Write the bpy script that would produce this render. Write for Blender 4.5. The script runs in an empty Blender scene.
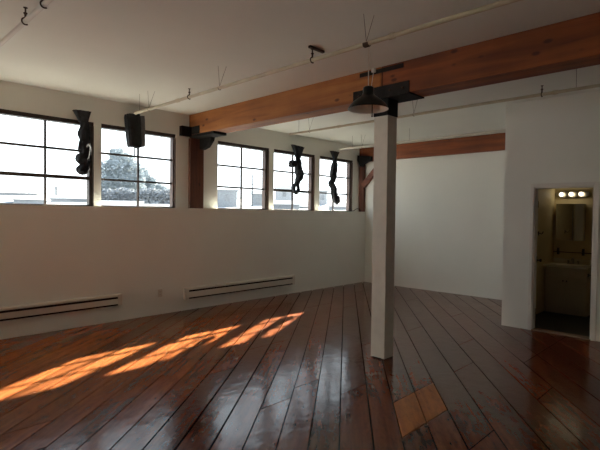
import bpy, math, random
from mathutils import Vector, Matrix
R = random.Random(7)
PI = math.pi
scene = bpy.context.scene
col = scene.collection

# ------------------------------------------------------------------ materials
def node_mat(name):
    m = bpy.data.materials.new(name); m.use_nodes = True
    nt = m.node_tree; b = nt.nodes['Principled BSDF']
    return m, nt, b
def nd(nt, t, **kw):
    n = nt.nodes.new(t)
    for k, v in kw.items(): setattr(n, k, v)
    return n
def ramp(nt, stops):
    r = nd(nt, 'ShaderNodeValToRGB'); cr = r.color_ramp
    while len(cr.elements) < len(stops): cr.elements.new(0.5)
    for e, (p, c) in zip(cr.elements, stops): e.position = p; e.color = (*c, 1)
    return r
def plain(name, c, rough=.6, metal=0, var=.12, scale=6, bump=0, bscale=60, spec=.5, emit=None, es=0):
    m, nt, b = node_mat(name)
    tc = nd(nt, 'ShaderNodeTexCoord'); n = nd(nt, 'ShaderNodeTexNoise')
    n.inputs['Scale'].default_value = scale; n.inputs['Detail'].default_value = 4
    nt.links.new(tc.outputs['Object'], n.inputs['Vector'])
    lo = tuple(x*(1-var) for x in c); hi = tuple(min(1, x*(1+var)) for x in c)
    r = ramp(nt, [(.3, lo), (.7, hi)])
    nt.links.new(n.outputs['Fac'], r.inputs['Fac']); nt.links.new(r.outputs['Color'], b.inputs['Base Color'])
    b.inputs['Roughness'].default_value = rough; b.inputs['Metallic'].default_value = metal
    b.inputs['Specular IOR Level'].default_value = spec if max(c) > .05 else min(spec, .2)
    if bump:
        n2 = nd(nt, 'ShaderNodeTexNoise'); n2.inputs['Scale'].default_value = bscale
        nt.links.new(tc.outputs['Object'], n2.inputs['Vector'])
        bp = nd(nt, 'ShaderNodeBump'); bp.inputs['Strength'].default_value = bump; bp.inputs['Distance'].default_value = .01
        nt.links.new(n2.outputs['Fac'], bp.inputs['Height']); nt.links.new(bp.outputs['Normal'], b.inputs['Normal'])
    if emit:
        b.inputs['Emission Color'].default_value = (*emit, 1); b.inputs['Emission Strength'].default_value = es
    return m
def timber(name, dark, mid, light, axis='Y', rough=.75, scale=1.0, knots=True):
    m, nt, b = node_mat(name); L = nt.links
    tc = nd(nt, 'ShaderNodeTexCoord'); mp = nd(nt, 'ShaderNodeMapping')
    s = {'X': (.35, 5, 5), 'Y': (5, .35, 5), 'Z': (5, 5, .35)}[axis]
    mp.inputs['Scale'].default_value = tuple(v*scale for v in s)
    L.new(tc.outputs['Object'], mp.inputs['Vector'])
    n = nd(nt, 'ShaderNodeTexNoise'); n.inputs['Scale'].default_value = 2.2; n.inputs['Detail'].default_value = 8
    n.inputs['Distortion'].default_value = .6
    L.new(mp.outputs['Vector'], n.inputs['Vector'])
    r = ramp(nt, [(.28, dark), (.5, mid), (.72, light)]); L.new(n.outputs['Fac'], r.inputs['Fac'])
    outc = r.outputs['Color']
    n3 = nd(nt, 'ShaderNodeTexNoise'); n3.inputs['Scale'].default_value = 1.7; n3.inputs['Detail'].default_value = 3
    L.new(tc.outputs['Object'], n3.inputs['Vector'])
    r3 = ramp(nt, [(.35, (.62, .58, .55)), (.65, (1, 1, 1))]); L.new(n3.outputs['Fac'], r3.inputs['Fac'])
    mx = nd(nt, 'ShaderNodeMix', data_type='RGBA', blend_type='MULTIPLY'); mx.inputs[0].default_value = .8
    L.new(outc, mx.inputs[6]); L.new(r3.outputs['Color'], mx.inputs[7]); outc = mx.outputs[2]
    if knots:
        mp2 = nd(nt, 'ShaderNodeMapping')
        mp2.inputs['Scale'].default_value = {'X': (1.6, 3, 3.2), 'Y': (3, 1.6, 3.2), 'Z': (3, 3, 1.6)}[axis]
        L.new(tc.outputs['Object'], mp2.inputs['Vector'])
        v = nd(nt, 'ShaderNodeTexVoronoi'); v.inputs['Scale'].default_value = 1.7
        L.new(mp2.outputs['Vector'], v.inputs['Vector'])
        rk = ramp(nt, [(.0, (.16, .10, .08)), (.07, (.25, .16, .11)), (.13, (1, 1, 1))]); L.new(v.outputs['Distance'], rk.inputs['Fac'])
        m2 = nd(nt, 'ShaderNodeMix', data_type='RGBA', blend_type='MULTIPLY'); m2.inputs[0].default_value = .85
        L.new(outc, m2.inputs[6]); L.new(rk.outputs['Color'], m2.inputs[7]); outc = m2.outputs[2]
    L.new(outc, b.inputs['Base Color']); b.inputs['Roughness'].default_value = rough
    bp = nd(nt, 'ShaderNodeBump'); bp.inputs['Strength'].default_value = .35; bp.inputs['Distance'].default_value = .01
    L.new(n.outputs['Fac'], bp.inputs['Height']); L.new(bp.outputs['Normal'], b.inputs['Normal'])
    return m

def floor_material():
    m, nt, b = node_mat('old_varnished_boards'); L = nt.links
    uv = nd(nt, 'ShaderNodeUVMap', uv_map='board'); at = nd(nt, 'ShaderNodeAttribute', attribute_name='tone')
    sep = nd(nt, 'ShaderNodeSeparateColor'); L.new(at.outputs['Color'], sep.inputs['Color'])
    # shift the texture for each board
    comb = nd(nt, 'ShaderNodeCombineXYZ'); mul = nd(nt, 'ShaderNodeMath', operation='MULTIPLY'); mul.inputs[1].default_value = 37
    L.new(sep.outputs['Green'], mul.inputs[0]); L.new(mul.outputs[0], comb.inputs['Z'])
    add = nd(nt, 'ShaderNodeVectorMath', operation='ADD'); L.new(uv.outputs['UV'], add.inputs[0]); L.new(comb.outputs[0], add.inputs[1])
    mp = nd(nt, 'ShaderNodeMapping'); mp.inputs['Scale'].default_value = (.8, 15, 1); L.new(add.outputs[0], mp.inputs['Vector'])
    n = nd(nt, 'ShaderNodeTexNoise'); n.inputs['Scale'].default_value = 1.6; n.inputs['Detail'].default_value = 7; n.inputs['Distortion'].default_value = .25
    L.new(mp.outputs[0], n.inputs['Vector'])
    g = ramp(nt, [(.25, (.078, .015, .006)), (.5, (.115, .026, .010)), (.78, (.16, .040, .014))]); L.new(n.outputs['Fac'], g.inputs['Fac'])
    # worn blotches
    mp3 = nd(nt, 'ShaderNodeMapping'); mp3.inputs['Scale'].default_value = (1.3, 3.2, 1); L.new(add.outputs[0], mp3.inputs['Vector'])
    w = nd(nt, 'ShaderNodeTexNoise'); w.inputs['Scale'].default_value = 1.5; w.inputs['Detail'].default_value = 3; L.new(mp3.outputs[0], w.inputs['Vector'])
    wr = ramp(nt, [(.30, (.68, .68, .7)), (.5, (.95, .95, .95)), (.75, (1.1, 1.0, .9))]); L.new(w.outputs['Fac'], wr.inputs['Fac'])
    mx = nd(nt, 'ShaderNodeMix', data_type='RGBA', blend_type='MULTIPLY'); mx.inputs[0].default_value = 1
    L.new(g.outputs[0], mx.inputs[6]); L.new(wr.outputs[0], mx.inputs[7])
    # tone of each board: red = brightness, blue = bare new wood
    tr = ramp(nt, [(0, (.62, .60, .62)), (.5, (1, 1, 1)), (1, (1.45, 1.25, 1.1))])
    L.new(sep.outputs['Red'], tr.inputs['Fac'])
    for e in tr.color_ramp.elements: pass
    m2 = nd(nt, 'ShaderNodeMix', data_type='RGBA', blend_type='MULTIPLY'); m2.inputs[0].default_value = 1
    L.new(mx.outputs[2], m2.inputs[6]); L.new(tr.outputs[0], m2.inputs[7])
    # large scale: sunlit warmth by the window wall, put into the board colour
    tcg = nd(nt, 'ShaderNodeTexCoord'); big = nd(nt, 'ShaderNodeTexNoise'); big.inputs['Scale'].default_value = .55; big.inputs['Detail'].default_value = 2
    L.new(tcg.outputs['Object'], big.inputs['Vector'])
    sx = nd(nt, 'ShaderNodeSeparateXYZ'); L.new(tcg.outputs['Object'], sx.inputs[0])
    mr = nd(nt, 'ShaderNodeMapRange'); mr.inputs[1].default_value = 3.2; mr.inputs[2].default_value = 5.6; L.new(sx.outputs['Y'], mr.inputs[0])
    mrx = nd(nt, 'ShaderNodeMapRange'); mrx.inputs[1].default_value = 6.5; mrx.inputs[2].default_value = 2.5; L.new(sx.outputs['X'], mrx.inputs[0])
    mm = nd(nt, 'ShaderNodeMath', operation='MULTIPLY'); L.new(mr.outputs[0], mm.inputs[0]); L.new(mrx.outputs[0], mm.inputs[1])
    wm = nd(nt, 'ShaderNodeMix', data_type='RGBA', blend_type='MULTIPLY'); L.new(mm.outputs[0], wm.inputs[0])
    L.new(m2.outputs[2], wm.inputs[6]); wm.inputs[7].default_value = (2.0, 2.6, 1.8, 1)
    # new wood
    ng = ramp(nt, [(.3, (.30, .085, .014)), (.7, (.42, .14, .026))]); L.new(n.outputs['Fac'], ng.inputs['Fac'])
    m3 = nd(nt, 'ShaderNodeMix', data_type='RGBA'); L.new(sep.outputs['Blue'], m3.inputs[0]); L.new(wm.outputs[2], m3.inputs[6]); L.new(ng.outputs[0], m3.inputs[7])
    # nail heads and dents
    mp4 = nd(nt, 'ShaderNodeMapping'); mp4.inputs['Scale'].default_value = (2.4, 9, 1); L.new(add.outputs[0], mp4.inputs['Vector'])
    vo = nd(nt, 'ShaderNodeTexVoronoi'); vo.inputs['Scale'].default_value = 1.4; L.new(mp4.outputs[0], vo.inputs['Vector'])
    vr = ramp(nt, [(0, (.1, .1, .1)), (.06, (.15, .15, .15)), (.09, (1, 1, 1))]); L.new(vo.outputs['Distance'], vr.inputs['Fac'])
    m4 = nd(nt, 'ShaderNodeMix', data_type='RGBA', blend_type='MULTIPLY'); m4.inputs[0].default_value = .8
    L.new(m3.outputs[2], m4.inputs[6]); L.new(vr.outputs[0], m4.inputs[7])
    sp = nd(nt, 'ShaderNodeTexNoise'); sp.inputs['Scale'].default_value = 9; sp.inputs['Detail'].default_value = 8; sp.inputs['Roughness'].default_value = .75
    mps = nd(nt, 'ShaderNodeMapping'); mps.inputs['Scale'].default_value = (1, 3, 1); L.new(add.outputs[0], mps.inputs['Vector']); L.new(mps.outputs[0], sp.inputs['Vector'])
    spr = ramp(nt, [(.38, (.45, .45, .5)), (.5, (1, 1, 1)), (.66, (1.25, 1.2, 1.15))]); L.new(sp.outputs['Fac'], spr.inputs['Fac'])
    m5 = nd(nt, 'ShaderNodeMix', data_type='RGBA', blend_type='MULTIPLY'); m5.inputs[0].default_value = .5
    L.new(m4.outputs[2], m5.inputs[6]); L.new(spr.outputs[0], m5.inputs[7])
    L.new(m5.outputs[2], b.inputs['Base Color'])
    # varnish
    rr = nd(nt, 'ShaderNodeMapRange'); rr.inputs[1].default_value = .3; rr.inputs[2].default_value = .7; rr.inputs[3].default_value = .13; rr.inputs[4].default_value = .21
    L.new(w.outputs['Fac'], rr.inputs[0])
    ra = nd(nt, 'ShaderNodeMath', operation='MULTIPLY_ADD'); ra.inputs[1].default_value = .25
    L.new(sep.outputs['Blue'], ra.inputs[0]); L.new(rr.outputs[0], ra.inputs[2]); L.new(ra.outputs[0], b.inputs['Roughness'])
    b.inputs['Specular IOR Level'].default_value = .23
    fine = nd(nt, 'ShaderNodeTexNoise'); fine.inputs['Scale'].default_value = 7; fine.inputs['Detail'].default_value = 2
    L.new(tcg.outputs['Object'], fine.inputs['Vector'])
    sc_ = nd(nt, 'ShaderNodeMath', operation='MULTIPLY_ADD'); sc_.inputs[1].default_value = .12
    L.new(n.outputs['Fac'], sc_.inputs[0]); L.new(fine.outputs['Fac'], sc_.inputs[2])
    bp = nd(nt, 'ShaderNodeBump'); bp.inputs['Strength'].default_value = .35; bp.inputs['Distance'].default_value = .006
    L.new(sc_.outputs[0], bp.inputs['Height']); L.new(bp.outputs[0], b.inputs['Normal'])
    return m
def glass_material():
    m, nt, b = node_mat('window_glass'); nt.nodes.remove(b); L = nt.links
    out = nt.nodes['Material Output']; t = nd(nt, 'ShaderNodeBsdfTransparent'); g = nd(nt, 'ShaderNodeBsdfGlossy')
    t.inputs[0].default_value = (.95, .97, .97, 1); g.inputs['Roughness'].default_value = .03
    lw = nd(nt, 'ShaderNodeLayerWeight'); fr = nd(nt, 'ShaderNodeMath', operation='POWER'); L.new(lw.outputs['Facing'], fr.inputs[0]); fr.inputs[1].default_value = 4
    sc = nd(nt, 'ShaderNodeMath', operation='MULTIPLY_ADD'); L.new(fr.outputs[0], sc.inputs[0]); sc.inputs[1].default_value = .7; sc.inputs[2].default_value = .04
    mx = nd(nt, 'ShaderNodeMixShader'); L.new(sc.outputs[0], mx.inputs[0]); L.new(t.outputs[0], mx.inputs[1]); L.new(g.outputs[0], mx.inputs[2])
    L.new(mx.outputs[0], out.inputs['Surface']); return m
def hill_material():
    m, nt, b = node_mat('hazy_hillside'); L = nt.links
    tc = nd(nt, 'ShaderNodeTexCoord'); mp = nd(nt, 'ShaderNodeMapping'); mp.inputs['Scale'].default_value = (.3, .12, .6)
    L.new(tc.outputs['Object'], mp.inputs[0]); n = nd(nt, 'ShaderNodeTexNoise'); n.inputs['Scale'].default_value = 1; n.inputs['Detail'].default_value = 6
    L.new(mp.outputs[0], n.inputs['Vector'])
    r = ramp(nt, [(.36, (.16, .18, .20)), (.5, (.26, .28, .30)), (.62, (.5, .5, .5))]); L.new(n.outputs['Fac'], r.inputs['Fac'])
    L.new(r.outputs[0], b.inputs['Base Color']); b.inputs['Roughness'].default_value = 1; b.inputs['Specular IOR Level'].default_value = 0
    return m

WALL = (.755, .755, .70)
M = dict(
    wall=plain('warm_white_wall_paint', WALL, .75, var=.03, scale=1.2, bump=.08, bscale=90),
    ceil=plain('white_ceiling_paint', (.71, .72, .665), .85, var=.04, scale=1.0, bump=.05, bscale=40),
    trimw=plain('white_trim_paint', (.68, .65, .60), .5, var=.03),
    colp=plain('chipped_white_column_paint', (.66, .62, .55), .55, var=.06, scale=9, bump=.15, bscale=30),
    heat=plain('cream_enamel', (.62, .57, .50), .45, var=.03),
    black=plain('black_slot', (.012, .010, .009), .7, var=.1),
    steel=plain('black_painted_steel', (.006, .0055, .0055), .85, metal=0, spec=.25, var=.25, scale=14, bump=.1),
    strap=plain('dark_grey_steel_strap', (.014, .0125, .0125), .8, metal=0, var=.4, scale=10),
    pipe=plain('painted_pipe', (.60, .56, .49), .5, var=.05, scale=10),
    pipe_y=plain('yellowed_painted_pipe', (.48, .42, .30), .5, var=.1, scale=8),
    hook=plain('rusty_brown_iron', (.05, .03, .02), .6, metal=.3, var=.3, scale=20),
    wire=plain('thin_grey_wire', (.10, .085, .07), .6, var=.1),
    frame=plain('dark_window_frame_paint', (.035, .026, .022), .5, var=.2, scale=12),
    jamb=plain('red_brown_jamb_wood', (.065, .036, .028), .6, var=.2, scale=10),
    glass=glass_material(),
    cloth=plain('black_cloth', (.014, .016, .02), .95, var=.35, scale=18, bump=.3, bscale=40),
    clothg=plain('grey_cloth', (.085, .085, .09), .95, var=.3, scale=14, bump=.3),
    beamL=timber('orange_fir_beam', (.21, .060, .011), (.36, .115, .022), (.48, .175, .038)),
    beamR=timber('red_fir_beam', (.12, .024, .005), (.24, .054, .010), (.34, .085, .016)),
    post=timber('red_brown_post', (.06, .016, .010), (.12, .034, .018), (.18, .055, .028), axis='Z'),
    brace=timber('red_brown_brace', (.10, .03, .018), (.19, .06, .032), (.27, .09, .05), axis='Y', knots=False),
    lampo=plain('dark_green_black_enamel', (.014, .017, .016), .3, var=.15),
    lampi=plain('white_enamel_lining', (.85, .86, .80), .4, var=.03),
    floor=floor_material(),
    gap=plain('dirt_in_the_gaps', (.006, .004, .003), .95, var=.3),
    bathw=plain('cream_bathroom_paint', (.62, .52, .30), .6, var=.04),
    bathf=plain('dark_grey_bathroom_floor', (.03, .032, .028), .5, var=.3, scale=5),
    vanity=plain('cream_vanity_paint', (.50, .43, .31), .45, var=.04),
    basin=plain('glossy_white_basin', (.75, .70, .58), .2, var=.02),
    chrome=plain('dull_chrome', (.35, .33, .28), .28, metal=1, var=.1),
    bronze=plain('dark_bronze_metal', (.06, .045, .03), .4, metal=.7, var=.2),
    mirror=plain('mirror_glass', (.75, .76, .72), .06, metal=1, var=.01),
    bulb=plain('lit_frosted_bulb', (1, .95, .85), .4, var=.0, emit=(1, .83, .55), es=5),
    sill=plain('threshold_wood', (.22, .15, .09), .5, var=.2),
    outlet=plain('ivory_plastic', (.58, .53, .46), .35, var=.02),
    hill=hill_material(),
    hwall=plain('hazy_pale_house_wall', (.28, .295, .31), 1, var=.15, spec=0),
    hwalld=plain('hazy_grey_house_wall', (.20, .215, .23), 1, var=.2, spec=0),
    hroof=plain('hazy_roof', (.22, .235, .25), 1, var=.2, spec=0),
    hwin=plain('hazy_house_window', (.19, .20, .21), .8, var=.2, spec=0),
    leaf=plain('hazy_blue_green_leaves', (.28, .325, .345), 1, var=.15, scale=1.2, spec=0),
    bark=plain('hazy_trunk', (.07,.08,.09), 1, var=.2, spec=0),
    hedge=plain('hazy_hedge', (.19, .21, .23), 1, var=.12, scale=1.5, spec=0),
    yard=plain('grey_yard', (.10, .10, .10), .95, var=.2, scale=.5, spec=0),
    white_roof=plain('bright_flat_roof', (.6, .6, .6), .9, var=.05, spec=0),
)

# ------------------------------------------------------------------ mesh helpers
class MB:
    def __init__(s): s.v = []; s.f = []; s.sm = []
    def add(s, vs, fs, smooth=False):
        o = len(s.v); s.v += [tuple(v) for v in vs]
        for f in fs: s.f.append(tuple(i+o for i in f)); s.sm.append(smooth)
        return s
    def box(s, x0, x1, y0, y1, z0, z1):
        vs = [(x, y, z) for z in (z0, z1) for y in (y0, y1) for x in (x0, x1)]
        return s.add(vs, [(0, 2, 3, 1), (4, 5, 7, 6), (0, 1, 5, 4), (2, 6, 7, 3), (0, 4, 6, 2), (1, 3, 7, 5)])
    def bar(s, a, b, w, h, up=(0, 0, 1)):
        a = Vector(a); b = Vector(b); d = (b-a).normalized(); u = Vector(up)
        r = d.cross(u).normalized(); u = r.cross(d).normalized()
        vs = [p + r*sx*w/2 + u*sz*h/2 for p in (a, b) for sz in (-1, 1) for sx in (-1, 1)]
        return s.add(vs, [(0, 2, 3, 1), (4, 5, 7, 6), (0, 1, 5, 4), (2, 6, 7, 3), (0, 4, 6, 2), (1, 3, 7, 5)])
    def prism(s, poly, axis, a, b):
        # poly in the other two axes, extruded along axis from a to b
        def P(p, t):
            if axis == 0: return (t, p[0], p[1])
            if axis == 1: return (p[0], t, p[1])
            return (p[0], p[1], t)
        n = len(poly); vs = [P(p, a) for p in poly] + [P(p, b) for p in poly]
        fs = [tuple(range(n)), tuple(range(2*n-1, n-1, -1))] + [(i, n+i, n+(i+1) % n, (i+1) % n) for i in range(n)]
        return s.add(vs, fs)
    def tube(s, pts, r, seg=10, caps=True, fold=0, folds=6, squash=None):
        pts = [Vector(p) for p in pts]; rr = r if isinstance(r, (list, tuple)) else [r]*len(pts)
        rings = []; prev = None
        for i, p in enumerate(pts):
            d = (pts[min(i+1, len(pts)-1)] - pts[max(i-1, 0)])
            d = d.normalized() if d.length > 1e-9 else Vector((0, 0, 1))
            if prev is None:
                u = Vector((0, 1, 0)) if abs(d.y) < .9 else Vector((1, 0, 0))
            else: u = prev
            x = d.cross(u).normalized(); u = x.cross(d).normalized(); prev = u
            ring = []
            for k in range(seg):
                t = 2*PI*k/seg; q = rr[i]*(1 + fold*math.cos(folds*t + i*.35) + fold*.4*math.sin(3*t + i*.9))
                sq = squash or 1
                ring.append(p + x*math.cos(t)*q + u*math.sin(t)*q*sq)
            rings.append(ring)
        vs = [v for g in rings for v in g]; n = seg
        fs = [(i*n+k, i*n+(k+1) % n, (i+1)*n+(k+1) % n, (i+1)*n+k) for i in range(len(rings)-1) for k in range(n)]
        s.add(vs, fs, True)
        if caps: s.add(rings[0], [tuple(range(n-1, -1, -1))]); s.add(rings[-1], [tuple(range(n))])
        return s
    def lathe(s, prof, c, seg=40, smooth=True):
        n = seg; vs = []
        for (r, z) in prof:
            for k in range(n):
                t = 2*PI*k/n; vs.append((c[0]+r*math.cos(t), c[1]+r*math.sin(t), c[2]+z))
        fs = [(i*n+k, i*n+(k+1) % n, (i+1)*n+(k+1) % n, (i+1)*n+k) for i in range(len(prof)-1) for k in range(n)]
        return s.add(vs, fs, smooth)
    def ball(s, c, r, seg=16, rings=10, sq=(1, 1, 1)):
        vs = []
        for i in range(rings+1):
            a = PI*i/rings
            for k in range(seg):
                t = 2*PI*k/seg
                vs.append((c[0]+sq[0]*r*math.sin(a)*math.cos(t), c[1]+sq[1]*r*math.sin(a)*math.sin(t), c[2]+sq[2]*r*math.cos(a)))
        fs = [(i*seg+k, (i+1)*seg+k, (i+1)*seg+(k+1) % seg, i*seg+(k+1) % seg) for i in range(rings) for k in range(seg)]
        return s.add(vs, fs, True)
    def build(s, name, mat, parent=None, bevel=0, off=None):
        me = bpy.data.meshes.new(name)
        o = bpy.data.objects.new(name, me); col.objects.link(o)
        org = Vector((0, 0, 0))
        if parent is not None:
            org = world_loc(parent)
        elif off is not None: org = Vector(off)
        me.from_pydata([tuple(Vector(v)-org) for v in s.v], [], s.f)
        me.validate(); me.update()
        if len(me.polygons) == len(s.sm): me.polygons.foreach_set('use_smooth', s.sm)
        if not isinstance(mat, (list, tuple)): mat = [mat]
        for m in mat: me.materials.append(m)
        if parent is not None: o.parent = parent
        else: o.location = org
        if bevel:
            b = o.modifiers.new('soft_edge', 'BEVEL'); b.width = bevel; b.segments = 2; b.limit_method = 'ANGLE'
        return o
def world_loc(o):
    v = Vector(o.location)
    while o.parent is not None: o = o.parent; v += o.location
    return v
def empty(name, loc):
    o = bpy.data.objects.new(name, None); col.objects.link(o); o.location = loc; o.empty_display_size = .1; return o
def tag(o, label, cat, group=None, kind=None):
    o['label'] = label; o['category'] = cat
    if group: o['group'] = group
    if kind: o['kind'] = kind
    return o
def struct(o, label=None, cat=None):
    o['kind'] = 'structure'
    if label: o['label'] = label
    if cat: o['category'] = cat
    return o
def thing(name, loc, label, cat, group=None):
    return tag(empty(name, loc), label, cat, group, 'thing')

# ------------------------------------------------------------------ measures
D, D2, XB, XD, H, S = 6.682, 6.815, 9.144, 7.019, 3.239, 1.68
YG = 6.875; X0, Y0 = -5.4, -3.2; YC = 2.636; WT = .12
# window openings on the window wall: (left, right, mullion); first four added unseen for bounced light
WIN = [(-4.85, -3.64, -4.25), (-3.50, -2.29, -2.9), (-2.15, -.94, -1.55), (.19, 1.40, .79), (1.54, 2.765, 2.139), (2.87, 4.09, 3.465), (4.925, 6.145, 5.504), (6.27, 7.47, 6.85), (7.63, 8.80, 8.16)]
ZT = 2.885

# ------------------------------------------------------------------ floor of diagonal boards
def clip(poly, f):
    out = []
    for i in range(len(poly)):
        a, b = poly[i], poly[(i+1) % len(poly)]; fa, fb = f(a), f(b)
        if fa >= 0: out.append(a)
        if (fa >= 0) != (fb >= 0):
            t = fa/(fa-fb); out.append((a[0]+(b[0]-a[0])*t, a[1]+(b[1]-a[1])*t))
    return out
def build_floor():
    T = math.radians(38.55); ct, st = math.cos(T), math.sin(T)
    offs = [-.215, .022, .235, .45, .675, .895, 1.125, 1.343, 1.56, 1.78, 2.0, 2.21, 2.43]
    while offs[-1] < 8: offs.append(offs[-1] + R.uniform(.212, .228))
    lo = [-.425, -.645, -.862, -1.13, -1.42, -1.695, -1.965]
    while lo[-1] > -10: lo.append(lo[-1] - R.uniform(.262, .285))
    offs = sorted(lo + offs)
    forced = {.45: [2.86], -.215: [2.6], 1.125: [3.84], -1.42: [2.17], -1.13: [1.36], -1.965: [1.32], -.645: [1.778, 2.172], -.862: [1.778, 2.172]}
    v = []; f = []; uvs = []; tones = []; mats = []
    for a, b in zip(offs[:-1], offs[1:]):
        wide = R.choice([.009, .012, .011]) if a > .4 else R.choice([.009, .011, .013])
        if abs(a-.895) < .01 or abs(a-1.125) < .01: wide = .017
        cuts = None
        for k, c in forced.items():
            if abs(k-a) < .003: cuts = list(c)
        if cuts is None:
            cuts = []; y = Y0 + R.uniform(0, 3)
            while y < 7:
                cuts.append(round((y-1.36)/.41)*.41+1.36); y += R.uniform(2.0, 4.2)
        else:
            y = max(cuts) + R.uniform(1.7, 2.6)
            while y < 7: cuts.append(round((y-1.36)/.41)*.41+1.36); y += R.uniform(1.7, 3)
            cuts.append(min(cuts) - R.uniform(1.2, 2.5))
        cuts = sorted(cuts)
        bounds = [-20] + cuts + [20]
        for y0, y1 in zip(bounds[:-1], bounds[1:]):
            # parallelogram: n between a and b, Y between y0 and y1 (joints run along X)
            def pt(n, y):
                s_ = (y - n*ct)/st; return (s_*ct - n*st, y)
            g = wide/2; gj = .0045
            poly = [pt(a+g, y0+gj), pt(b-g, y0+gj), pt(b-g, y1-gj), pt(a+g, y1-gj)]
            for fn in (lambda p: p[0]-X0, lambda p: XB+.02-p[0], lambda p: p[1]-Y0, lambda p: D+.02-p[1]):
                if poly: poly = clip(poly, fn)
            if len(poly) < 3: continue
            new = 1.0 if (abs(a+.645) < .003 or abs(a+.862) < .003) and abs(y0-1.778) < .01 else 0.0
            tone = (R.uniform(.1, .9), R.random(), new)
            # keep orientation upward
            ar = sum(poly[i][0]*poly[(i+1) % len(poly)][1]-poly[(i+1) % len(poly)][0]*poly[i][1] for i in range(len(poly)))
            if ar < 0: poly.reverse()
            n = len(poly); o = len(v); tilt = R.uniform(-.0015, .0015)
            def zz(p):
                nn = (-p[0]*st + p[1]*ct - (a+b)/2)/(b-a)*2; return tilt*nn
            v += [(p[0], p[1], zz(p)) for p in poly] + [(p[0], p[1], -.03) for p in poly]
            faces = [tuple(o+i for i in range(n))] + [(o+i, o+n+i, o+n+(i+1) % n, o+(i+1) % n) for i in range(n)]
            for fc in faces:
                f.append(fc); mats.append(0)
                for i in fc:
                    p = v[i]; uvs.append((p[0]*ct+p[1]*st, -p[0]*st+p[1]*ct)); tones.append((*tone, 1))
    o = len(v)
    v += [(X0, Y0, -.03), (XB+.02, Y0, -.03), (XB+.02, D+.02, -.03), (X0, D+.02, -.03)]
    f.append((o, o+1, o+2, o+3)); mats.append(1)
    uvs += [(0, 0)]*4; tones += [(0, 0, 0, 1)]*4
    me = bpy.data.meshes.new('floor'); me.from_pydata(v, [], f)
    me.uv_layers.new(name='board'); me.color_attributes.new('tone', 'FLOAT_COLOR', 'CORNER')
    uvl = me.uv_layers['board']; ca = me.color_attributes['tone']
    for i, (u, t) in enumerate(zip(uvs, tones)): uvl.data[i].uv = u; ca.data[i].color = t
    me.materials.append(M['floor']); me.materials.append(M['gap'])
    me.polygons.foreach_set('material_index', mats); me.update()
    ob = bpy.data.objects.new('floor', me); col.objects.link(ob)
    struct(ob, 'dark red brown diagonal wide plank floor with two bare orange patch boards', 'floor')
build_floor()

# ------------------------------------------------------------------ shell
w = MB()
w.box(X0, XB+.2, D, D+.4, -.05, S)                       # furred lower wall
w.box(X0, XB+.2, D2, D2+.12, ZT, H+.02)                 # header
xs = [X0] + [x for a in WIN for x in a[:2]] + [XB+.2]
for i in range(0, len(xs), 2): w.box(xs[i], xs[i+1], D2, D2+.12, S, ZT)
struct(w.build('wall_left', M['wall']), 'warm white window wall with a thicker lower half', 'wall')
struct(MB().box(XB, XB+.15, YC-3, D2, -.05, H+.02).build('wall_back', M['wall']), 'white far wall under the short red timber beam', 'wall')
w = MB()
w.box(XD, XD+WT, 2.228, YC, -.03, H+.02); w.box(XD, XD+WT, 1.485, 2.228, 2.02, H+.02); w.box(XD, XD+WT, Y0, 1.485, -.03, H+.02)
w.box(XD+WT, XB, YC-.09, YC, -.03, H+.02)
struct(w.build('wall_right', M['wall']), 'white bathroom partition wall around the open doorway', 'wall')
struct(MB().box(X0, XD, Y0-.15, Y0, -.05, H+.02).build('wall_rear', M['wall']), 'white wall behind the viewpoint', 'wall')
struct(MB().box(X0-.15, X0, Y0, D2, -.05, H+.02).build('wall_front', M['wall']), 'white wall closing the near end of the room', 'wall')
struct(MB().box(X0-.15, XB+.3, Y0-.15, D2+.12, H, H+.15).build('ceiling', M['ceil']), 'plain off-white painted ceiling', 'ceiling')
# bathroom shell
struct(MB().box(XD+.02, XB, .8, YC-.09, -.03, .004).build('floor_bathroom', M['bathf']), 'dark grey bathroom floor beyond the doorway', 'floor')
w = MB().box(XB-.07, XB-.001, .8, YC-.09, .004, 2.45).box(XD+WT+.001, XB-.07, YC-.11, YC-.09, .004, 2.45).box(XD+WT+.001, XB-.07, .78, .8, .004, 2.45)
struct(w.build('wall_bathroom', M['bathw']), 'cream bathroom walls seen through the doorway', 'wall')
struct(MB().box(XD+WT, XB-.001, .78, YC-.09, 2.45, 2.5).build('ceiling_bathroom', M['bathw']), 'cream bathroom ceiling', 'ceiling')
struct(MB().box(XD-.01, XD+WT+.01, 1.485, 2.228, .001, .016).build('trim_1', M['sill'], bevel=.004), 'thin wooden threshold strip in the bathroom doorway', 'trim')
# door casing + open door leaf
dr = struct(empty('door_1', (XD, 1.86, 0)), 'open bathroom doorway with slim white casing and door swung inward', 'door')
w = MB()
w.box(XD-.014, XD+.001, 2.222, 2.268, 0, 2.067).box(XD-.014, XD+.001, 1.430, 1.490, 0, 2.067).box(XD-.014, XD+.001, 1.490, 2.222, 2.016, 2.067)
w.build('casing', M['trimw'], dr, bevel=.003)
w = MB().box(XD+.001, XD+WT, 2.208, 2.228, 0, 2.02).box(XD+.001, XD+WT, 1.485, 1.503, 0, 2.02).box(XD+.001, XD+WT, 1.503, 2.208, 2.002, 2.02)
w.build('jamb', M['trimw'], dr)
az = math.radians(16.9); hx, hy = XD+WT+.02, 2.235
dx, dy = math.cos(az), math.sin(az)
leaf = MB().bar((hx, hy, 1.01), (hx+.72*dx, hy+.72*dy, 1.01), .036, 1.98).build('door_leaf', M['trimw'], dr, bevel=.002)
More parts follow.
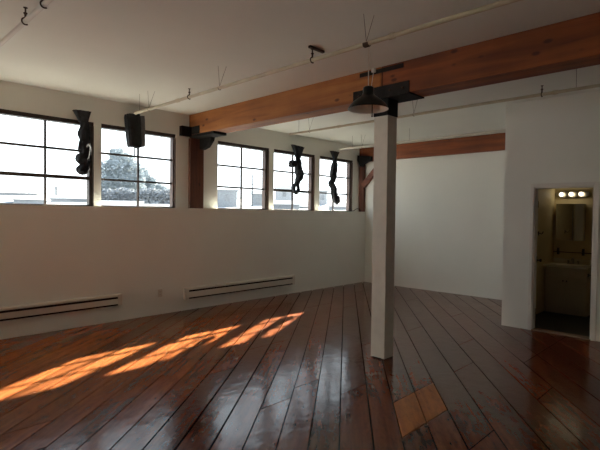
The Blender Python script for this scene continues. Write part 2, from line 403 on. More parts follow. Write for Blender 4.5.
for sgn in (1, -1):
    c = Vector((hx+.655*dx, hy+.655*dy, .93)); nrm = Vector((-dy, dx, 0))*sgn
    MB().tube([c+nrm*.018, c+nrm*.026, c+nrm*.028, c+nrm*.055, c+nrm*.06, c+nrm*.085, c+nrm*.088], [.028, .028, .011, .011, .025, .022, .005], 14).build('door_knob', M['bronze'], leaf)
w = MB()
for z in (.25, 1.0, 1.78): w.tube([(hx-.012, hy-.026, z-.045), (hx-.012, hy-.026, z+.045)], .007, 8)
w.build('hinge', M['bronze'], dr)

# ------------------------------------------------------------------ windows
def window(i, a, b, mul, label, thick, gr):
    r = struct(empty('window_%d' % i, ((a+b)/2, YG, S)), label, 'window')
    yf, yb = D2+.008, D2+.115
    w = MB()
    w.box(a, b, yf, yb, ZT-.058, ZT-.001); w.box(a, b, yf+.03, yb, S+.0005, S+.02)
    w.box(a, a+.022, yf+.035, yb, S+.02, ZT-.058)
    w.build('frame', M['frame'], r, bevel=.003)
    MB().box(b-gr, b-.001, yf+.02, yb, S+.02, ZT-.058).box(b-.014, b-.001, D2+.001, yf+.02, S+.001, ZT-.058).build('stile', M['jamb'] if i > 4 and i != 5 else M['frame'], r)
    w = MB().box(mul-.013, mul+.013, YG-.015, YG+.015, S+.02, ZT-.058)
    for z, t in ((2.463, .015), (2.080, .024 if thick else .015)):
        w.box(a+.022, b-gr, YG-.014-(.01 if t > .015 else 0), YG+.014, z-t, z+t)
    w.build('glazing_bar', M['frame'], r)
    MB().add([(a+.01, YG, S+.01), (b-.02, YG, S+.01), (b-.02, YG, ZT-.03), (a+.01, YG, ZT-.03)], [(0, 1, 2, 3)]).build('pane', M['glass'], r)
GR = [.05, .05, .05, .05, .055, .04, .078, .08, .09]
LW = ['six-pane window far behind the viewpoint', 'six-pane window behind the viewpoint', 'six-pane window beside the viewpoint', 'six-pane window nearest the camera, just outside the left edge', 'six-pane dark framed window at far left with a knotted black curtain at its right',
      'six-pane window looking onto the big tree', 'six-pane window just right of the red-brown post, no curtain over it',
      'six-pane window with a looped black curtain hanging in front', 'last six-pane window before the far corner']
for i, (a, b, m_) in enumerate(WIN): window(i+1, a, b, m_, LW[i], i in (3, 4, 7), GR[i])

# ------------------------------------------------------------------ timber frame
def beam(name, x0, x1, y0, y1, z0, z1, mat, label):
    o = MB().box(x0, x1, y0, y1, z0, z1).build(name, mat, bevel=.008, off=((x0+x1)/2, (y0+y1)/2, z0))
    return tag(o, label, 'beam', 'heavy timber ceiling beams', 'thing')
beam('timber_beam', 4.335, 4.635, 2.99, D2-.001, 2.90, H-.001, M['beamL'], 'orange knotty timber beam running from the column to the window wall')
beam('timber_beam', 4.335, 4.635, Y0, 2.985, 2.90, H-.001, M['beamR'], 'dark red timber beam running from the column toward the upper right')
beam('timber_beam', 9.04, XB-.001, YC+.001, D2-.001, 2.868, 3.19, M['beamR'], 'shorter red timber beam along the top of the far wall')
# column
c = thing('timber_column', (4.441, 2.988, 0), 'white painted square column standing in the middle of the floor', 'column')
MB().box(4.351, 4.533, 2.896, 3.079, 0.004, 2.70).build('shaft', M['colp'], c, bevel=.006)
cap = MB().box(4.345, 4.539, 2.890, 3.085, 2.70, 2.885).box(4.33, 4.64, 2.62, 3.38, 2.885, 2.8995)
cap.build('cap', M['steel'], c, bevel=.004)
sp = MB().box(4.322, 4.3345, 2.625, 3.36, 2.89, 3.02).build('side_plate', M['strap'], c, bevel=.002)
for y in (2.70, 2.86, 3.12, 3.28):
    MB().tube([(4.322, y, 2.955), (4.310, y, 2.955)], .014, 6).build('bolt', M['hook'], sp)
MB().box(4.324, 4.3345, 2.70, 3.27, 3.17, 3.215).build('top_strap', M['strap'], c)
MB().tube([(4.328, 2.965, 3.17), (4.328, 2.965, 3.02)], .004, 6).build('tie_rod', M['steel'], c)
MB().box(4.338, 4.346, 2.93, 3.045, 0.004, .012).build('base_plate', M['black'], c)  # thin black strip stands in for the shadow at the column foot
# wall posts
p1 = thing('wooden_post', (4.45, 6.78, S), 'red-brown post between the second and third windows under the orange beam', 'post')
MB().box(4.325, 4.590, 6.75, D2-.001, S+.001, 2.85).build('shaft', M['post'], p1, bevel=.005)
w = MB().box(4.15, 4.33, 6.73, D2-.002, 2.87, 3.03).box(4.325, 4.334, 6.50, 6.81, 2.90, 3.03)
w.box(4.33, 4.60, 6.13, 6.80, 2.856, 2.899)
w.prism([(6.75, 2.856), (6.42, 2.856), (6.44, 2.80), (6.56, 2.70), (6.70, 2.67), (6.75, 2.68)], 0, 4.50, 4.585)
w.build('bracket', M['steel'], p1, bevel=.004)
p2 = thing('wooden_post', (9.09, 6.74, S), 'narrow red-brown post in the far corner beside the last window', 'post')
MB().box(9.045, XB-.001, 6.69, D2-.001, S+.001, 2.80).build('shaft', M['post'], p2, bevel=.004)
w = MB().prism([(6.42, 2.868), (6.42, 2.97), (6.81, 3.02), (6.81, 2.90), (6.74, 2.76), (6.68, 2.74), (6.62, 2.80), (6.52, 2.85)], 0, 8.96, 9.038)
w.build('bracket', M['steel'], p2, bevel=.004)
MB().bar((9.085, 6.71, 2.30), (9.085, 6.24, 2.77), .10, .12).build('brace', M['brace'], p2, bevel=.004)
# cable on the ledge
pts = [(8.66, 6.735, 1.688), (8.74, 6.72, 1.70), (8.80, 6.72, 1.735), (8.88, 6.72, 1.75), (8.96, 6.72, 1.735), (9.02, 6.73, 1.70), (9.035, 6.735, 1.687)]
tag(MB().tube(pts, .008, 8).build('cable', M['black'], off=(8.85, 6.72, 1.69)), 'short black cable arched on the ledge beside the corner post', 'cable', kind='thing')

# ------------------------------------------------------------------ sprinkler pipes
def pipe(x, y0, y1, mat, label, hooks=(), vees=(), singles=(), saddles=(), r=.0185):
    z = H-.25
    t = thing('sprinkler_pipe', (x, (y0+y1)/2, z), label, 'pipe', 'sprinkler pipes hung under the ceiling')
    w = MB().tube([(x, y0, z), (x, y1, z)], r, 14)
    yy = y1 - 1.1
    while yy > y0: w.tube([(x, yy, z), (x, yy+.05, z)], r*1.28, 14); yy -= 3.1
    w.tube([(x, y1-.002, z), (x, y1+.02, z)], r*1.3, 14)
    w.build('pipe_run', mat, t)
    for y in hooks:
        w = MB().tube([(x, y, z+r*.8), (x, y, z+.05), (x, y, z+.055), (x, y, z+.062)], [.008, .008, .014, .014], 8)
        w.tube([(x, y, z+.06), (x, y, z+.10)], .006, 8); w.lathe([(.0, .104), (.016, .100), (.015, .096), (0, .096)], (x, y, z), 12)
        w.build('sprinkler_head', M['hook'], t)
        w = MB(); q = [(x+(r+.006)*math.cos(a), y, z+(r+.006)*math.sin(a)) for a in [PI*.45+PI*1.25*k/14 for k in range(15)]]
        w.tube(q, .0055, 8); w.build('hook_clamp', M['hook'], t)
    for y in vees:
        w = MB().tube([(x, y, z+r), (x, y+.03, H)], .0022, 6).tube([(x, y, z+r), (x+.075, y-.02, H)], .0022, 6)
        q = [(x+(r+.003)*math.cos(a), y, z+(r+.003)*math.sin(a)) for a in [PI*1.0+PI*k/10 for k in range(11)]]
        w.tube(q, .004, 6); w.build('wire_hanger', M['wire'], t)
    for y in singles:
        MB().tube([(x, y, z+r*.5), (x, y, H)], .0022, 6).build('wire_hanger', M['wire'], t)
    for y in saddles:
        w = MB(); q = [(x+(r+.004)*math.cos(a), y, z+(r+.004)*math.sin(a)) for a in [PI*.95+PI*1.1*k/12 for k in range(13)]]
        for k in (-.02, -.01, 0, .01, .02): w.tube([(a, y+k, c_) for a, b, c_ in q], .0065, 6)
        w.build('saddle', M['hook'], t)
pipe(1.07, Y0+.001, 6.1, M['pipe'], 'painted pipe across the upper left corner with two dark hooks', hooks=(3.86, 3.45), vees=(5.3,))
pipe(3.11, Y0+.001, 6.22, M['pipe_y'], 'long yellowed pipe in front of the orange beam, carrying the lamp', hooks=(4.886, 2.885), vees=(5.87, 4.28, 2.29), singles=(6.13,), saddles=(2.285,))
pipe(5.72, Y0+.001, 5.79, M['pipe_y'], 'pipe just behind the main beam, passing over the bathroom wall', hooks=(1.754,), vees=(5.35, 3.39), singles=(5.6, 1.41))
pipe(7.72, YC+.001, 6.32, M['pipe'], 'pipe farthest back, just above the beam on the far wall', vees=(5.75,), singles=(6.0, 4.66), r=.021)
tag(MB().box(3.33, 3.54, 3.118, 3.146, H-.022, H-.0005).build('ceiling_bracket', M['hook'], off=(3.43, 3.13, H-.02)), 'short dark metal strip fixed flat on the ceiling near the pipe', 'bracket', kind='thing')

# ------------------------------------------------------------------ pendant lamp
LX, LY = 3.11, 2.262
l = thing('pendant_lamp', (LX, LY, 2.46), 'black dome pendant lamp with pale inside hanging in front of the beam', 'lamp')
outer = [(.163, 0), (.165, .004), (.159, .014), (.142, .040), (.112, .068), (.082, .090), (.057, .108), (.048, .120), (.044, .135)]
MB().lathe(outer, (LX, LY, 2.456), 48).lathe([(.044, .135), (.044, .172), (.036, .182), (.012, .186), (.0, .186)], (LX, LY, 2.456), 32).build('lamp_shade', M['lampo'], l)
inner = [(.162, .0005), (.155, .013), (.138, .038), (.108, .065), (.078, .087), (.050, .104), (.0, .110)]
MB().lathe(inner, (LX, LY, 2.456), 48).build('shade_lining', M['lampi'], l)
MB().lathe([(.0, .02), (.02, .024), (.03, .04), (.032, .055), (.024, .075), (.014, .095), (.014, .108)], (LX, LY, 2.456), 20).build('bulb', M['lampi'], l)
MB().tube([(LX, LY, 2.64), (LX+.003, LY+.004, 2.80), (LX, LY, 2.956)], .0035, 8).build('cord', M['pipe'], l)
MB().box(LX-.012, LX+.012, LY-.062, LY-.035, 2.745, 2.775).tube([(LX, LY-.048, 2.775), (LX, LY-.02, 2.86), (LX, LY, 2.952)], .002, 6).tube([(LX, LY-.048, 2.75), (LX, LY-.03, 2.64)], .002, 6).build('connector', M['trimw'], l)
MB().tube([(LX, LY-.04, 2.50), (LX, LY-.04, 2.40)], .004, 6).ball((LX, LY-.04, 2.396), .007, 8, 6).build('pull_chain', M['steel'], l)

# ------------------------------------------------------------------ knotted curtains
def smoothpath(ctrl, n=6):
    out = []
    P = [ctrl[0]] + ctrl + [ctrl[-1]]
    for i in range(1, len(P)-2):
        for k in range(n):
            t = k/n
            out.append(tuple(.5*((2*P[i][j]) + (-P[i-1][j]+P[i+1][j])*t + (2*P[i-1][j]-5*P[i][j]+4*P[i+1][j]-P[i+2][j])*t*t + (-P[i-1][j]+3*P[i][j]-3*P[i+1][j]+P[i+2][j])*t**3) for j in range(4)))
    out.append(tuple(ctrl[-1])); return out
def bundle(ctrl, mat, name, parent, y=6.725, fold=.13, seg=30):
    pts = smoothpath([(a, y, z, r) for a, z, r in ctrl])
    return MB().tube([p[:3] for p in pts], [max(.006, p[3]*1.22) for p in pts], seg, fold=fold, folds=5, squash=.85).build(name, mat, parent)
def header(x0, x1, zt, xa, xb, zb, parent, y=6.73, slant=0):
    w = MB(); n = 44; rows = 7; vs = []
    for i in range(rows):
        t = i/(rows-1); e = t**.8
        xl = x0+(xa-x0)*e; xr = x1+(xb-x1)*e; z = zt+(zb-zt)*t
        cx, hw = (xl+xr)/2, (xr-xl)/2; hd = .055*(1-t)+.035*t
        for k in range(n):
            a = 2*PI*k/n; rr = 1+.07*math.cos(11*a)
            vs.append((cx+hw*rr*math.copysign(abs(math.cos(a))**.6, math.cos(a)), y+hd*rr*math.copysign(abs(math.sin(a))**.7, math.sin(a)), z + slant*(1-t)*math.cos(a)))
    fs = [(i*n+k, (i+1)*n+k, (i+1)*n+(k+1) % n, i*n+(k+1) % n) for i in range(rows-1) for k in range(n)]
    w.add(vs, fs, True); w.add(vs[:n], [tuple(range(n))]); w.add(vs[-n:], [tuple(range(n-1, -1, -1))])
    return w.build('gathered_top', M['cloth'], parent)
GC = 'black curtains tied up above the windows'
c = thing('tied_curtain', (2.58, 6.73, 2.12), 'black lumpy tied-up curtain at the right edge of the leftmost window', 'curtain', GC)
header(2.445, 2.685, 3.0, 2.53, 2.645, 2.85, c, slant=.004)
bundle([(2.585, 2.88, .045), (2.585, 2.80, .035), (2.585, 2.70, .055), (2.595, 2.60, .050), (2.590, 2.50, .062), (2.600, 2.40, .052), (2.565, 2.33, .066), (2.59, 2.27, .042), (2.580, 2.19, .066), (2.585, 2.145, .055), (2.59, 2.115, .02)], M['cloth'], 'knotted_cloth', c)
bundle([(2.625, 2.86, .02), (2.655, 2.74, .017), (2.655, 2.60, .022), (2.66, 2.48, .03), (2.675, 2.38, .016), (2.655, 2.28, .022), (2.63, 2.20, .01)], M['cloth'], 'cloth_tail', c, y=6.735)
c = thing('tied_curtain', (3.34, 6.72, 2.6), 'black curtain folded into a blocky bundle before the tree window', 'curtain', GC)
def fold_block(x0a, x1a, za, x0b, x1b, zb, y0, y1, mat, name, par):
    n = 48; rows = 10; vs = []; w = MB()
    for i in range(rows):
        t = i/(rows-1); xl = x0a+(x0b-x0a)*t; xr = x1a+(x1b-x1a)*t
        cx, hw, cy, hd = (xl+xr)/2, (xr-xl)/2, (y0+y1)/2, (y1-y0)/2
        sh = 1 if 0 < i < rows-1 else .9
        for k in range(n):
            a = 2*PI*k/n; rr = sh*(1+.06*math.cos(9*a+t))
            vs.append((cx+hw*rr*math.copysign(abs(math.cos(a))**.5, math.cos(a)), cy+hd*rr*math.copysign(abs(math.sin(a))**.5, math.sin(a)), za+(zb-za)*t + .012*math.sin(3*a+2)*(t > .9) + .012*math.cos(a)*(t < .1)))
    fs = [(i*n+k, (i+1)*n+k, (i+1)*n+(k+1) % n, i*n+(k+1) % n) for i in range(rows-1) for k in range(n)]
    w.add(vs, fs, True); w.add(vs[:n], [tuple(range(n))]); w.add(vs[-n:], [tuple(range(n-1, -1, -1))])
    return w.build(name, mat, par)
fold_block(3.185, 3.40, 3.07, 3.235, 3.425, 2.585, 6.64, 6.80, M['cloth'], 'folded_cloth', c)
fold_block(3.37, 3.475, 3.06, 3.395, 3.485, 2.61, 6.66, 6.79, M['clothg'], 'grey_fold', c)
MB().box(3.33, 3.345, 6.72, 6.735, 2.45, 2.61).build('pull_cord', M['wire'], c)
c = thing('tied_curtain', (6.86, 6.73, 2.03), 'black tied-up curtain ending in a round loop before the fourth window', 'curtain', GC)
header(6.675, 7.02, 2.995, 6.79, 6.93, 2.78, c, slant=-.015)
bundle([(6.86, 2.82, .065), (6.86, 2.74, .045), (6.87, 2.65, .055), (6.875, 2.55, .066), (6.90, 2.45, .075), (6.905, 2.37, .068), (6.86, 2.28, .05), (6.83, 2.21, .045)], M['cloth'], 'knotted_cloth', c)
bundle([(6.84, 2.66, .03), (6.74, 2.625, .05), (6.67, 2.62, .055), (6.635, 2.64, .045), (6.61, 2.65, .015)], M['cloth'], 'side_knot', c, fold=.2)
w = MB(); q = [(6.81+.068*math.cos(a), 6.725, 2.125+.085*math.sin(a)) for a in [2*PI*k/24 for k in range(25)]]
w.tube(q, .036, 14, caps=False, fold=.1, folds=4).build('cloth_loop', M['cloth'], c)
c = thing('tied_curtain', (8.03, 6.73, 1.9), 'long thin black tied-up curtain before the last window near the corner', 'curtain', GC)
header(7.885, 8.165, 3.005, 7.98, 8.085, 2.86, c, slant=-.006)
bundle([(8.03, 2.88, .045), (8.03, 2.82, .032), (8.02, 2.72, .058), (8.005, 2.60, .068), (7.985, 2.48, .066), (7.97, 2.38, .055), (7.975, 2.32, .045)], M['cloth'], 'knotted_cloth', c)
bundle([(8.01, 2.35, .03), (7.93, 2.32, .055), (7.90, 2.27, .05), (7.96, 2.26, .05), (8.0, 2.18, .06), (8.01, 2.08, .062), (8.05, 1.99, .062), (8.11, 1.94, .078), (8.15, 1.93, .07), (8.19, 1.94, .02)], M['cloth'], 'cloth_tail', c)

# ------------------------------------------------------------------ heaters, outlet
def heater(x0, x1, z0, z1, label):
    t = thing('baseboard_heater', ((x0+x1)/2, D-.03, z0), label, 'heater', 'white electric baseboard heaters along the window wall')
    y1 = D-.001
    h = z1-z0
    poly = [(y1, z0), (y1, z1), (y1-.045, z1), (y1-.058, z1-.012), (y1-.058, z1-.035), (y1-.030, z1-.045), (y1-.030, z1-.055), (y1-.060, z1-.065), (y1-.060, z0+.028), (y1-.035, z0+.022), (y1-.035, z0)]
    MB().prism(poly, 0, x0+.06, x1-.06).build('housing', M['heat'], t)
    for a in (x0, x1-.062): MB().box(a, a+.062, y1-.064, y1, z0, z1).build('end_cap', M['heat'], t, bevel=.004)
    w = MB().box(x0+.065, x1-.065, y1-.0625, y1-.03, z1-.066, z1-.040).box(x0+.065, x1-.065, y1-.0625, y1-.034, z0+.006, z0+.026)
    w.build('air_slot', M['black'], t)
heater(.75, 3.10, .235, .405, 'long white baseboard heater on the wall at the left edge')
heater(4.17, 6.70, .185, .372, 'white baseboard heater low on the wall beneath the third and fourth windows')
t = thing('wall_outlet', (3.743, D-.005, .29), 'small ivory wall outlet between the two baseboard heaters', 'outlet')
MB().box(3.706, 3.780, D-.008, D-.001, .275, .395).build('cover_plate', M['outlet'], t, bevel=.003)
for z in (.308, .358):
    s_ = MB().box(3.727, 3.759, D-.011, D-.007, z-.014, z+.018).build('socket', M['outlet'], t, bevel=.003)
    MB().box(3.734, 3.737, D-.0118, D-.0105, z-.003, z+.009).box(3.748, 3.751, D-.0118, D-.0105, z-.003, z+.009).build('slot', M['black'], s_)

# ------------------------------------------------------------------ bathroom
BX = XB-.071
v = thing('vanity_cabinet', (8.75, 2.19, .004), 'cream two-door bathroom vanity cabinet standing under the mirror', 'vanity')
MB().box(8.53, BX, 1.885, 1.903, .10, .775).box(8.53, BX, 2.482, 2.50, .10, .775).box(8.532, 8.55, 1.903, 2.482, .10, .775).box(8.55, BX, 1.903, 2.482, .10, .118).build('cabinet_body', M['vanity'], v, bevel=.003)
MB().box(8.58, BX, 1.89, 2.495, .005, .10).build('toe_kick', M['vanity'], v)
MB().box(8.517, 8.531, 1.90, 2.485, .635, .755).build('false_drawer_front', M['vanity'], v, bevel=.003)
for a, b, k in ((1.90, 2.188, 2.165), (2.196, 2.485, 2.22)):
    d_ = MB().box(8.515, 8.531, a, b, .13, .622).box(8.511, 8.516, a+.05, b-.05, .18, .572).build('door', M['vanity'], v, bevel=.003)
    MB().tube([(8.514, k, .56), (8.503, k, .56), (8.500, k, .56), (8.488, k, .56)], [.005, .005, .013, .010], 12).build('knob', M['bronze'], d_)
s_ = thing('sink_top', (8.75, 2.19, .776), 'white basin top with backsplash resting on the vanity cabinet', 'sink')
w = MB(); rim = [(8.49, 1.86), (8.49, 2.522), (BX, 2.522), (BX, 1.86)]
# slab with an oval basin hole
n = 32; cx, cy = 8.73, 2.19; vs = []
for k in range(n):
    a = 2*PI*k/n; ca, sa = math.cos(a), math.sin(a)
    sx_ = ((8.49-cx) if ca < 0 else (BX-cx)); sy_ = ((1.86-cy) if sa < 0 else (2.522-cy))
    tt = min(abs(sx_/ca) if abs(ca) > 1e-6 else 9, abs(sy_/sa) if abs(sa) > 1e-6 else 9)
    vs.append((cx+ca*tt, cy+sa*tt, .806))
for r_, z in ((1, .806), (.97, .79), (.85, .735), (.5, .69), (.1, .685)):
    vs += [(cx+.15*r_*math.cos(2*PI*k/n), cy+.21*r_*math.sin(2*PI*k/n), z) for k in range(n)]
w.add(vs, [(i*n+k, i*n+(k+1) % n, (i+1)*n+(k+1) % n, (i+1)*n+k) for i in range(5) for k in range(n)], True)
w.add([(x, y, z) for z in (.776, .806) for x, y in rim], [(0, 1, 5, 4), (1, 2, 6, 5), (2, 3, 7, 6), (3, 0, 4, 7)])
w.build('basin_top', M['basin'], s_)
MB().box(BX-.02, BX, 1.86, 2.522, .806, .885).build('backsplash', M['basin'], s_, bevel=.004)
t = thing('faucet', (8.97, 2.19, .806), 'small dark two-handle faucet on the basin top', 'faucet')
MB().box(8.945, 8.995, 2.10, 2.28, .8065, .822).tube([(8.97, 2.19, .82), (8.97, 2.19, .885), (8.955, 2.19, .905), (8.90, 2.19, .905), (8.87, 2.19, .89), (8.865, 2.19, .87)], [.016, .014, .013, .012, .012, .012], 12).build('spout', M['chrome'], t)
for y in (2.115, 2.265): MB().tube([(8.97, y, .82), (8.97, y, .84), (8.97, y, .842), (8.97, y, .868)], [.010, .010, .02, .017], 12).build('handle', M['chrome'], t)
t = thing('mirror_cabinet', (BX-.06, 2.255, 1.2), 'mirrored two-door medicine cabinet on the bathroom wall', 'cabinet')
MB().box(BX-.10, BX-.001, 2.045, 2.47, 1.205, 1.835).build('case', M['chrome'], t, bevel=.003)
MB().box(BX-.112, BX-.10, 2.215, 2.47, 1.205, 1.835).build('door', M['mirror'], t, bevel=.002)
MB().box(BX-.112, BX-.10, 2.045, 2.207, 1.205, 1.835).build('door', M['mirror'], t, bevel=.002)
t = thing('vanity_light', (BX-.02, 2.25, 2.0), 'three-globe vanity light bar glowing above the mirror', 'light')
pl = [(2.25+.27*math.copysign(abs(math.cos(a))**.35, math.cos(a)), 2.0+.055*math.copysign(abs(math.sin(a))**.8, math.sin(a))) for a in [2*PI*k/36 for k in range(36)]]
MB().prism(pl, 0, BX-.045, BX-.001).build('back_bar', M['chrome'], t, bevel=.004)
for y in (2.40, 2.25, 2.10):
    MB().tube([(BX-.045, y, 1.998), (BX-.062, y, 1.998)], .022, 16).build('socket', M['chrome'], t)
    MB().ball((BX-.098, y, 1.998), .035, 20, 12).build('bulb', M['bulb'], t)
t = thing('towel_bar', (BX-.03, 2.25, 1.0), 'dark metal towel bar on the wall between mirror and basin', 'towel bar')
MB().tube([(BX-.055, 1.90, 1.0), (BX-.055, 2.515, 1.0)], .008, 10).build('bar', M['bronze'], t)
for y in (2.06, 2.445): MB().box(BX-.066, BX-.001, y-.014, y+.014, .955, 1.07).build('bracket', M['bronze'], t, bevel=.004)
t = thing('paper_holder', (8.56, 1.86, .66), 'dark toilet paper holder on the right side of the vanity', 'paper holder')
MB().box(8.56, 8.62, 1.868, 1.884, .65, .70).tube([(8.59, 1.868, .68), (8.59, 1.80, .68), (8.56, 1.79, .68), (8.545, 1.79, .68)], .009, 10).build('arm', M['bronze'], t)
t = thing('robe_hook', (8.6, 2.5, 1.2), 'small dark robe hook on the left bathroom wall', 'hook')
MB().box(8.19, 8.23, 2.515, 2.5255, 1.30, 1.37).tube([(8.21, 2.515, 1.34), (8.21, 2.47, 1.325), (8.21, 2.455, 1.345), (8.21, 2.45, 1.37)], .008, 8).build('hook_arm', M['bronze'], t)

# ------------------------------------------------------------------ outside
YAW = math.radians(44.11)
def polar(px, dist):
    a = YAW - math.atan((px-300)/467.6); return dist*math.cos(a), dist*math.sin(a)
def terrain(x, y):
    d = math.hypot(x, y)
    if d < 25: h = -4.5
    elif d < 50: h = -4.5 + 6.3*((d-25)/25)**1.2
    elif d < 95: h = 1.8 + 3.0*((d-50)/45)
    else: h = 4.8 - (d-95)*.12
    return h + .18*math.sin(x*.31)*math.cos(y*.23)*(d > 40)
struct(MB().box(-60, 60, D2+.5, 26, -5.2, -4.7).build('ground_yard', M['yard']), 'grey yard below the windows', 'ground')
w = MB(); vs = []; na, nr = 60, 44
for i in range(nr):
    d = 27 + 125*(i/(nr-1))**1.3
    for k in range(na):
        a = math.radians(8 + 112*k/(na-1)); x, y = d*math.cos(a), d*math.sin(a)
        vs.append((x, y+.0, terrain(x, y)))
w.add(vs, [(i*na+k, (i+1)*na+k, (i+1)*na+k+1, i*na+k+1) for i in range(nr-1) for k in range(na-1)], True)
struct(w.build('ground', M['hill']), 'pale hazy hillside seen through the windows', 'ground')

def house(px, dist, wd, dp, ztop, roof, label, mat='hwall', turn=0, name='distant_house', rh=.8):
    x, y = polar(px, dist); zb = terrain(x, y)-.6
    r = thing(name, (x, y, zb), label, 'building', 'hazy buildings on the hillside'); r.rotation_euler.z = math.atan2(y, x)-PI/2+turn
    h = ztop-zb
    o = MB().box(-wd/2, wd/2, -dp/2, dp/2, 0, h)
    def B(mb, nm, m, par=r):
        me = bpy.data.meshes.new(nm); me.from_pydata(mb.v, [], mb.f); me.materials.append(M[m]); ob = bpy.data.objects.new(nm, me); col.objects.link(ob); ob.parent = par; return ob
    B(o, 'wall', mat)
    if roof == 'gable': B(MB().prism([(-dp/2-.3, h), (dp/2+.3, h), (0, h+rh)], 0, -wd/2-.3, wd/2+.3), 'roof', 'hroof')
    elif roof == 'hip':
        B(MB().add([(-wd/2-.3, -dp/2-.3, h), (wd/2+.3, -dp/2-.3, h), (wd/2+.3, dp/2+.3, h), (-wd/2-.3, dp/2+.3, h), (-wd/4, 0, h+rh), (wd/4, 0, h+rh)], [(0, 1, 5, 4), (1, 2, 5), (2, 3, 4, 5), (3, 0, 4), (3, 2, 1, 0)]), 'roof', 'hroof')
    else: B(MB().box(-wd/2-.15, wd/2+.15, -dp/2-.15, dp/2+.15, h, h+.15), 'roof', 'white_roof' if mat == 'white_roof' else 'hroof')
    nw = max(1, int(wd/1.6))
    for k in range(nw):
        cx = -wd/2+wd*(k+.5)/nw
        B(MB().box(cx-.3, cx+.3, -dp/2-.04, -dp/2+.02, h-1.25, h-.45), 'window', 'hwin')
    return r
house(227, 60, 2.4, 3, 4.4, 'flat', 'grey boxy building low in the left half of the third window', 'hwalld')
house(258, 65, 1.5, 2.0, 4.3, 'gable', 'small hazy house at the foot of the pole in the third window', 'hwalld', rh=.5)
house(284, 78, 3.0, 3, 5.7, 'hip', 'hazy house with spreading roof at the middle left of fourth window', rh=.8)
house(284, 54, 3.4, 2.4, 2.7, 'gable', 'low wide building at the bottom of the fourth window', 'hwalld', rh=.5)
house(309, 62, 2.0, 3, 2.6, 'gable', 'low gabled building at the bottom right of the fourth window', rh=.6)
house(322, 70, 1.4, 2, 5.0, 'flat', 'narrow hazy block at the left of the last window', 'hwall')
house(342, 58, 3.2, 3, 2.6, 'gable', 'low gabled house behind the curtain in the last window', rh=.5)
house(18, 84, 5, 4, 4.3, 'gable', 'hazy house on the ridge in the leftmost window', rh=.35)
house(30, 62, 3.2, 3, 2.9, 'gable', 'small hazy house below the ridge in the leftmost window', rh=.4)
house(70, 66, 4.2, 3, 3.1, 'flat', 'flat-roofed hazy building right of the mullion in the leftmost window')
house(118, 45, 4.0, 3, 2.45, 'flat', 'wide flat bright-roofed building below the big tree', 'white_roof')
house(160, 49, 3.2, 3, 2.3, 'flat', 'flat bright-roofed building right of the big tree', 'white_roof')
# roof mast and chimney
x, y = polar(252, 59); zb = terrain(x, y)-.2
t = thing('utility_pole', (x, y, zb), 'thin utility pole standing on the hillside in the third window', 'pole')
MB().tube([(x, y, zb), (x, y, 6.6)], [.09, .06], 8).build('shaft', M['bark'], t); MB().bar((x-.55, y+.5, 5.3), (x+.55, y-.5, 5.3), .09, .09).build('crossarm', M['bark'], t)
x, y = polar(56, 80); zb = terrain(x, y)-.2
t = tag(MB().lathe([(.16, 0), (.15, 1.0), (.19, 1.05), (.19, 1.35), (.12, 1.5), (0, 1.52)], (x, y, zb+.3), 12).build('chimney_stack', M['hwin'], off=(x, y, zb)), 'small hazy chimney stack on the ridge in the leftmost window', 'chimney', kind='thing')

def leaves(clumps, n, size, rnd):
    w = MB()
    for _ in range(n):
        c, rr = rnd.choices(clumps, weights=[q[1]**2 for q in clumps])[0]
        while True:
            p = Vector((rnd.uniform(-1, 1), rnd.uniform(-1, 1), rnd.uniform(-1, 1)))
            if .25 < p.length < 1: break
        p = Vector(c)+p*rr
        a = Vector((rnd.gauss(0, 1), rnd.gauss(0, 1), rnd.gauss(0, 1))).normalized(); b_ = a.orthogonal().normalized(); s1 = size*rnd.uniform(.6, 1.3)
        w.add([p-a*s1, p+b_*s1*.6, p+a*s1, p-b_*s1*.6], [(0, 1, 2, 3)])
    return w
def tree(px, dist, clumps, ztrunk, n, size, label, seed):
    rnd = random.Random(seed); x, y = polar(px, dist); zb = terrain(x, y)-.1
    t = thing('tree', (x, y, zb), label, 'tree', 'hazy trees outside')
    # clump offsets run across the line of sight
    rx, ry = y/dist, -x/dist
    cl = [((x+rx*a+R.uniform(-.3, .3)*ry, y+ry*a, z), r_) for a, z, r_ in clumps]
    leaves(cl, n, size, rnd).build('foliage', M['leaf'], t)
    w = MB().tube([(x, y, zb), (x+.05, y, (zb+ztrunk)/2), (x, y+.05, ztrunk)], [.28, .2, .1], 10)
    for (cx_, cy_, cz_), r_ in cl[:5]: w.tube([(x, y, zb+(ztrunk-zb)*.5), (cx_, cy_, cz_)], [.1, .03], 6)
    w.build('trunk', M['bark'], t)
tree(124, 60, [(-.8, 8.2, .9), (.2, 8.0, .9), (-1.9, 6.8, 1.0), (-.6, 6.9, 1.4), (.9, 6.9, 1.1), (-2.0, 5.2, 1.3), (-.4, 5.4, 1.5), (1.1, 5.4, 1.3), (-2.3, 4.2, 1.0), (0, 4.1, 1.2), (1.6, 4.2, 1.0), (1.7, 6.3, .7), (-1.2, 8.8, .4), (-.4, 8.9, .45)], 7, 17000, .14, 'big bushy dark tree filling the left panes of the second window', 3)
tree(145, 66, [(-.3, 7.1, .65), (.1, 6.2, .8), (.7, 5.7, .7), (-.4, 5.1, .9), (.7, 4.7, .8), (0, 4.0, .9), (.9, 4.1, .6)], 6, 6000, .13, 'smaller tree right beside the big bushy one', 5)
tree(161, 64, [(-.3, 4.9, .5), (.3, 4.5, .6), (1.0, 4.3, .5), (-.7, 4.1, .5)], 4.6, 2400, .12, 'little sparse tree right of the two larger ones', 9)
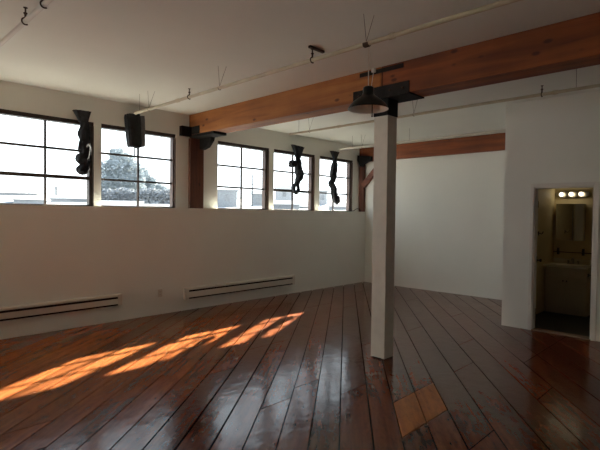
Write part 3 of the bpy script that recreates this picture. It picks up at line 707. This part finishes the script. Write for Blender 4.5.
# long hedge
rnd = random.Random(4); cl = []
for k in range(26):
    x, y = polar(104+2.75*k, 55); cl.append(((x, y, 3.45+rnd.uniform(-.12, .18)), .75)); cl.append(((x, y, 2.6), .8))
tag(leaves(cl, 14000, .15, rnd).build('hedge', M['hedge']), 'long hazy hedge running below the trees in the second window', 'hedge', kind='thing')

# ------------------------------------------------------------------ light
wd = bpy.data.worlds.new('hazy_sky'); scene.world = wd; wd.use_nodes = True; nt = wd.node_tree
bg = nt.nodes['Background']; tc = nd(nt, 'ShaderNodeTexCoord'); sx = nd(nt, 'ShaderNodeSeparateXYZ'); nt.links.new(tc.outputs['Generated'], sx.inputs[0])
r = ramp(nt, [(0, (.90, .92, .95)), (.5, (.93, .97, 1)), (.62, (.86, .94, 1)), (1, (.6, .78, 1))])
mr = nd(nt, 'ShaderNodeMapRange'); mr.inputs[1].default_value = -1; mr.inputs[2].default_value = 1
nt.links.new(sx.outputs['Z'], mr.inputs[0]); nt.links.new(mr.outputs[0], r.inputs['Fac']); nt.links.new(r.outputs[0], bg.inputs[0])
bg.inputs[1].default_value = 3.5
a_, b_ = 1.605, .85
sl = bpy.data.lights.new('sun', 'SUN'); sl.energy = 84; sl.angle = math.radians(.8); sl.color = (1, .91, .74)
so = bpy.data.objects.new('sun', sl); col.objects.link(so); so.location = (20, 12, 14)
so.rotation_euler = Vector((a_, b_, 1)).to_track_quat('Z', 'Y').to_euler()
for (a, b, m_) in WIN:                       # portals: sample the sky through the window openings
    pl_ = bpy.data.lights.new('window_portal', 'AREA'); pl_.shape = 'RECTANGLE'; pl_.size = b-a; pl_.size_y = ZT-S
    pl_.cycles.is_portal = True
    po = bpy.data.objects.new('window_portal', pl_); col.objects.link(po); po.location = ((a+b)/2, D2+.14, (S+ZT)/2)
    po.rotation_euler = (-PI/2, 0, 0)

# ------------------------------------------------------------------ camera
f_, pitch, roll, yaw = 467.5756, -.0227199, .0117064, .7698382
fw = Vector((math.cos(yaw)*math.cos(pitch), math.sin(yaw)*math.cos(pitch), math.sin(pitch)))
rt = fw.cross(Vector((0, 0, 1))).normalized(); up = rt.cross(fw)
r2 = math.cos(roll)*rt + math.sin(roll)*up; u2 = -math.sin(roll)*rt + math.cos(roll)*up
cam = bpy.data.cameras.new('camera'); co = bpy.data.objects.new('camera', cam); col.objects.link(co)
mt = Matrix(((r2.x, u2.x, -fw.x, 0), (r2.y, u2.y, -fw.y, 0), (r2.z, u2.z, -fw.z, 1.6), (0, 0, 0, 1)))
co.matrix_world = mt
cam.sensor_fit = 'HORIZONTAL'; cam.sensor_width = 36; cam.lens = f_/600*36; cam.clip_end = 500; cam.clip_start = .05
scene.camera = co
scene.view_settings.view_transform = 'Standard'
scene.view_settings.exposure = -0.1
scene.view_settings.gamma = 1.12
scene.cycles.max_bounces = 14; scene.cycles.diffuse_bounces = 8
